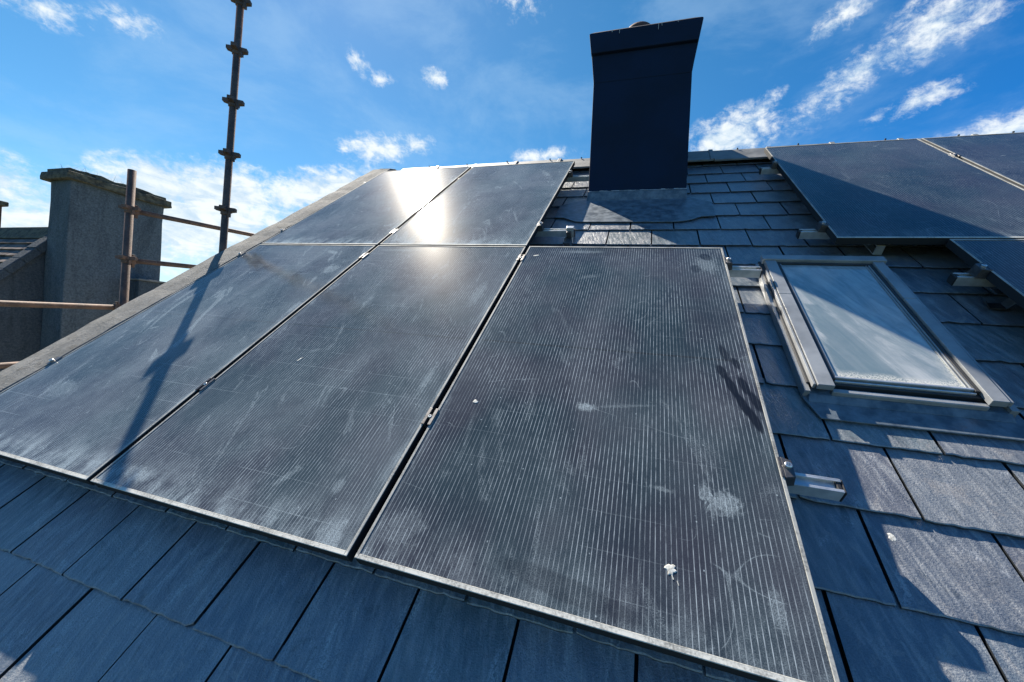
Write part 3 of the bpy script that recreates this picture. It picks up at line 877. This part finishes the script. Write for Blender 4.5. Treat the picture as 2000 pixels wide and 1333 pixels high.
# ------------------------------------------------------------------ hooks that carry the rails
def make_hook(label, u, v, mat):
    root = empty("roof_hook", plane(u, v, -0.128), ROOF)
    tag(root, label, "roof hook", "steel hooks carrying the rails")
    b_ = MB()
    b_.box(-0.018, 0.018, -0.15, 0.06, 0.002, 0.008)
    b_.box(-0.018, 0.018, -0.156, -0.1505, 0.002, 0.052)
    b_.box(-0.018, 0.018, -0.1502, -0.06, 0.046, 0.052)
    b_.build("bent_plate", mat, root, bevel=0.002)
    c_ = MB()
    c_.box(-0.014, 0.014, -0.085, -0.0655, 0.0525, 0.090)
    c_.build("riser", mat, root, bevel=0.002)
    for sx in (-0.024, 0.024):
        q = MB()
        q.tube((sx, -0.10, 0.03), (sx, -0.10, 0.062), 0.0045, 10)
        q.build("bolt", M_BOLT, root)
    return root
make_hook("steel hook with bright studs under the rail end left of the chimney", 1.178, 2.085, M_CLAMP)
make_hook("pale steel hook in the shade under the ridge panel's lower edge", 2.72, 2.075, M_ALU)
# the bent hook in the dark gap on the right
hk = empty("roof_hook", plane(2.95, 1.53, -0.128), ROOF)
tag(hk, "dark looped hook in the shade right of the roof window", "roof hook", "steel hooks carrying the rails")
b_ = MB()
loop = [(-0.055, 0.02), (-0.03, -0.012), (0.02, -0.012), (0.04, 0.03), (0.02, 0.052), (-0.04, 0.052)]
for i in range(5):
    (xa, za), (xb, zb_) = loop[i], loop[i + 1]
    b_.hexa([(xa, -0.075, za + 0.016), (xb, -0.075, zb_ + 0.016), (xb, -0.035, zb_ + 0.016), (xa, -0.035, za + 0.016),
             (xa, -0.075, za + 0.021), (xb, -0.075, zb_ + 0.021), (xb, -0.035, zb_ + 0.021), (xa, -0.035, za + 0.021)])
b_.build("bent_plate", M_CLAMP, hk, bevel=0.001)

# ------------------------------------------------------------------ bird droppings
def dropping(label, u, v, h, rx, ry, ang, seed, tail=0.0):
    r = random.Random(seed)
    n = 16
    mb = MB()
    ring, ring2 = [], []
    for i in range(n):
        t = 2 * math.pi * i / n
        k = r.uniform(0.6, 1.15)
        x, y = rx * k * math.cos(t), ry * k * math.sin(t)
        ring.append((x, y, 0.0)); ring2.append((x * 0.8, y * 0.8, 0.0010))
    pts = ring + ring2 + [(0, 0, 0.0014)]
    fs = [(i, (i + 1) % n, n + (i + 1) % n, n + i) for i in range(n)] + [(n + i, n + (i + 1) % n, 2 * n) for i in range(n)]
    mb.poly(pts, fs)
    if tail:
        for q in range(2):
            x0 = r.uniform(-0.4, 0.4) * rx
            y0, y1 = -ry * 0.8 - tail * q / 4, -ry * 0.8 - tail * (q + 0.75) / 4
            mb.box(x0, x0 + r.uniform(0.0012, 0.0024), y1, y0, 0.0, 0.0008)
    o = mb.build("bird_dropping", M_DROP, None, loc=plane(u, v, h), rot=(Matrix.Rotation(PITCH, 4, 'X') @ Matrix.Rotation(R_(ang), 4, 'Z')).to_euler())
    tag(o, label, "bird dropping", "bird droppings on the roof")
dropping("largest white bird dropping, low on the nearest panel", 1.72, 0.147, -0.0018, 0.013, 0.013, 20, 1, 0.05)
dropping("small round bird dropping beside the wide joint on the nearest panel", 1.119, 0.538, -0.0018, 0.009, 0.009, 0, 2)
dropping("long white bird dropping on the dusty middle panel", 0.293, 0.636, -0.0018, 0.005, 0.017, -20, 3)
dropping("thin white bird dropping at the nearest panel's top left corner", 1.073, 1.612, -0.0018, 0.018, 0.009, 20, 4)
dropping("star shaped pale dropping on a slate at the shadow's edge", 2.246, 0.402, -0.1375, 0.009, 0.012, 20, 5)

# ------------------------------------------------------------------ scaffold
def standard(label, x, y, z0, z1, cups, r, lean_=(0, 0)):
    root = empty("scaffold_standard", (x, y, z0 + ZO))
    tag(root, label, "scaffold pole", "upright scaffold poles")
    H = z1 - z0
    mb = MB()
    mb.tube((0, 0, 0), (lean_[0] * H, lean_[1] * H, H), r, 20)
    mb.build("tube", M_RUST, root, smooth=True)
    for z in cups:
        zc = z - z0
        ox, oy = lean_[0] * zc, lean_[1] * zc
        c_ = MB()
        c_.lathe(ox, oy, [(r + 0.001, zc - 0.03), (r + 0.007, zc - 0.026), (r + 0.007, zc + 0.022), (r + 0.001, zc + 0.03)], 18)
        for a in range(4):
            ang = a * math.pi / 2 + 0.55
            ca, sa = math.cos(ang), math.sin(ang)
            def P(rad, s, z_): return (ox + ca * rad - sa * s, oy + sa * rad + ca * s, z_)
            hw = 0.021
            c_.hexa([P(r, -hw, zc - 0.006), P(r + 0.043, -hw * 0.8, zc + 0.002), P(r + 0.043, hw * 0.8, zc + 0.002), P(r, hw, zc - 0.006),
                     P(r, -hw, zc + 0.026), P(r + 0.043, -hw * 0.8, zc + 0.026), P(r + 0.043, hw * 0.8, zc + 0.026), P(r, hw, zc + 0.026)])
        # wedge hanging below one pressing
        c_.box(ox + r + 0.008, ox + r + 0.022, oy - 0.008, oy + 0.008, zc - 0.045, zc - 0.004)
        c_.build("pressing", M_RUST, root)
    return root
standard("tall dark scaffold pole with five collars standing behind the coping", -1.335, 1.287, -7.0, 3.3,
         [0.42, 0.87, 1.314, 1.722, 2.107, 2.488, 2.845, 3.2], 0.0238, (0.0, 0.0045))
standard("short rusty scaffold pole in front of the old rendered chimney", -2.6, 1.425, -7.0, 1.722, [-0.4, 0.06, 0.52, 0.955, 1.385], 0.029)
def ledger(label, y0, z0, y1, z1, x=-2.6, r=0.0215):
    root = empty("scaffold_ledger", (x, y0, z0 + ZO))
    tag(root, label, "scaffold tube", "horizontal scaffold tubes")
    mb = MB()
    mb.tube((0, 0, 0), (0, y1 - y0, z1 - z0), r, 16)
    mb.build("tube", M_RUST, root, smooth=True)
    for yy, s in ((0, 1), (y1 - y0, -1)):
        zz = (z1 - z0) if yy else 0
        e = MB()
        ya, yb_ = sorted((yy - s * 0.035, yy - s * 0.001))
        e.box(-0.018, 0.018, ya, yb_, zz - 0.03, zz + 0.034)
        e.box(-0.006, 0.006, ya + 0.005, yb_ - 0.005, zz - 0.06, zz + 0.05)
        e.build("wedge_end", M_RUST, root, bevel=0.003)
ledger("upper rusty scaffold tube running past the tall pole to the coping", 1.49, 1.385, 3.55, 1.55)
ledger("middle rusty scaffold tube ending at the coping, below another", 1.49, 0.956, 3.55, 1.13)
ledger("pale rusty scaffold tube left of the short pole, at the photo's edge", -0.9, 0.43, 1.36, 0.537)
ledger("lowest scaffold tube, a stub above the coping at the photo's left edge", -0.9, -0.035, 1.36, 0.11)

# ------------------------------------------------------------------ neighbouring house
nb = empty("neighbour_house", (-6.45, 2.75, 0))
tag(nb, "old slate roofed house with dark rendered gable and chimney beyond the scaffold", "house")
def nbm(mb, name, mat, parent=None, **kw):
    o = mb.build(name, mat, parent or nb, **kw)
    return o
# coordinates below are relative to the gable foot (x 0 = gable face, y 0 = ridge, z world)
RZ = 1.59 + ZO
SL = math.tan(R_(51))
g_ = MB()
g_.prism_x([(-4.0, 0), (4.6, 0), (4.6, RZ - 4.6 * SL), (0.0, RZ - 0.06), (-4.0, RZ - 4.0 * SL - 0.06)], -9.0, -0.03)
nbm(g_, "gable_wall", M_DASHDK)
r_ = MB()
rn = random.Random(21)
ex = 0.14
nrow = 34
for k in range(nrow):
    s0 = 0.05 + k * ex                     # distance down the slope
    c49, s49 = math.cos(R_(51)), math.sin(R_(51))
    x = -9.0
    while x < -0.16:
        wdt = rn.uniform(0.22, 0.34)
        xb = min(x + wdt, -0.15)
        li = rn.uniform(0, 0.006)
        def Q(xx, s, h): return (xx, -s * c49 - h * s49, RZ - s * s49 + h * c49)
        r_.hexa([Q(x + 0.003, s0 + ex, 0.004 + li), Q(xb - 0.003, s0 + ex, 0.004 + li), Q(xb - 0.003, s0 - 0.03, -0.012), Q(x + 0.003, s0 - 0.03, -0.012),
                 Q(x + 0.004, s0 + ex, 0.030 + li), Q(xb - 0.004, s0 + ex, 0.030 + li), Q(xb - 0.003, s0 - 0.03, 0.0), Q(x + 0.003, s0 - 0.03, 0.0)], rn.random())
        x = xb
nrf = nbm(r_, "neighbour_roof", M_OLDSLATE)
rb = MB()
rb.prism_x([(-0.16, RZ - 0.15), (0.16, RZ - 0.15), (0.05, RZ + 0.05), (-0.05, RZ + 0.05)], -9.0, -0.15)
rb.build("ridge_cap", M_CAPST, nrf, bevel=0.01)
bk = MB()
bk.hexa([(-9, 0.02, RZ - 0.1), (-0.04, 0.02, RZ - 0.1), (-0.04, 4.6, RZ - 0.1 - 4.58 * SL), (-9, 4.6, RZ - 0.1 - 4.58 * SL),
         (-9, 0.02, RZ), (-0.04, 0.02, RZ), (-0.04, 4.6, RZ - 4.58 * SL), (-9, 4.6, RZ - 4.58 * SL)])
bk.build("back_slope", M_OLDSLATE, nrf)
# raised skew along the gable
sk = MB()
c49, s49 = math.cos(R_(51)), math.sin(R_(51))
NS = 24
def Q2(xx, s, h): return (xx, -s * c49 - h * s49, RZ - s * s49 + h * c49)
for i in range(NS):
    a, b_ = 0.02 + i * 0.22, 0.02 + (i + 1) * 0.22 - 0.002
    hh = 0.05 + rn.uniform(-0.005, 0.005)
    sk.hexa([Q2(-0.22, b_, -0.05), Q2(0.02, b_, -0.05), Q2(0.02, a, -0.05), Q2(-0.22, a, -0.05), Q2(-0.22, b_, hh), Q2(0.02, b_, hh), Q2(0.02, a, hh), Q2(-0.22, a, hh)])
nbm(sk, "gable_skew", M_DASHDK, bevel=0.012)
# the big rendered chimney; uneven faces
NC = empty("chimney", (0.45, -0.25, 0)); NC.parent = nb
def wobbly(x0, x1, y0, y1, z0, z1, nz, ny, amp, seed, swell=0.0):
    mb = MB()
    r = random.Random(seed)
    ringn = 2 * (ny + 2)
    pts, fs = [], []
    for k in range(nz + 1):
        z = z0 + (z1 - z0) * k / nz
        ring = []
        for j in range(ny + 1): ring.append((x1, y0 + (y1 - y0) * j / ny))
        ring.append((x0, y1)); ring.append((x0, (y0 + y1) / 2)); ring.append((x0, y0))
        ring = ring
        for (x, y) in ring:
            pts.append((x + r.uniform(-amp, amp), y + r.uniform(-amp, amp) - (swell * math.sin(k / nz * math.pi) if y == y0 else 0), z + r.uniform(-amp, amp)))
    n = ny + 4
    for k in range(nz):
        for j in range(n):
            a = k * n + j; b2 = k * n + (j + 1) % n
            fs.append((a, b2, b2 + n, a + n))
    fs.append(tuple(range(n))[::-1]); fs.append(tuple(nz * n + j for j in range(n)))
    mb.poly(pts, fs)
    return mb
wobbly(-0.47, 0.012, 0.045, 1.165, -1.9 + ZO, 2.26 + ZO, 14, 6, 0.008, 2, 0.012).build("chimney_stack", M_DASH, NC, bevel=0.015)
cc = wobbly(-0.54, 0.085, -0.03, 1.235, 2.235 + ZO, 2.345 + ZO, 2, 12, 0.009, 5)
cpn = cc.build("chimney_cap", M_CAPST, NC, bevel=0.012)
ct = wobbly(-0.50, 0.035, 0.02, 1.18, 2.33 + ZO, 2.40 + ZO, 2, 14, 0.012, 6)
ct.build("mortar_top", M_CAPST, NC, bevel=0.02)
gr = MB()
for i in range(46):
    x, y = rn.uniform(-0.4, 0.0), rn.uniform(0.05, 0.75)
    hgt = rn.uniform(0.04, 0.12); ddx, ddy = rn.uniform(-0.05, 0.05), rn.uniform(-0.05, 0.05)
    z = 2.40 + ZO
    gr.poly([(x, y, z), (x + 0.005, y + 0.002, z), (x + ddx, y + ddy, z + hgt)], [(0, 1, 2)])
tag(gr.build("dry_grass", M_GRASS, NC), kind="stuff")
# the low shoulder on the right
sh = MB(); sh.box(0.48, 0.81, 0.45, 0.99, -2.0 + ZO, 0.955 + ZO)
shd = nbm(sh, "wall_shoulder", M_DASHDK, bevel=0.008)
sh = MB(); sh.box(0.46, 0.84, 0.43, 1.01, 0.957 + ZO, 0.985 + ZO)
sh.build("shoulder_slab", M_COPE, shd, bevel=0.005)
# second chimney at the far end of that ridge
c2 = empty("chimney", (-4.55, 0.95, 0)); c2.parent = nb
m_ = MB(); m_.box(-0.6, 0.0, -0.42, 0.05, 0.5 + ZO, 2.40 + ZO); m_.build("chimney_stack", M_POT, c2, bevel=0.01)
m_ = MB(); m_.box(-0.66, 0.06, -0.48, 0.12, 2.402 + ZO, 2.50 + ZO); m_.build("chimney_cap", M_CAPST, c2, bevel=0.02)
m_ = MB()
for i in range(60):
    x, y = rn.uniform(-0.5, 0.0), rn.uniform(-0.4, 0.06); z = 2.50 + ZO
    m_.poly([(x, y, z), (x + 0.012, y + 0.004, z), (x + rn.uniform(-.06, .06), y + rn.uniform(-.06, .06), z + rn.uniform(0.06, 0.24))], [(0, 1, 2)])
tag(m_.build("dry_grass", M_GRASS, c2), kind="stuff")
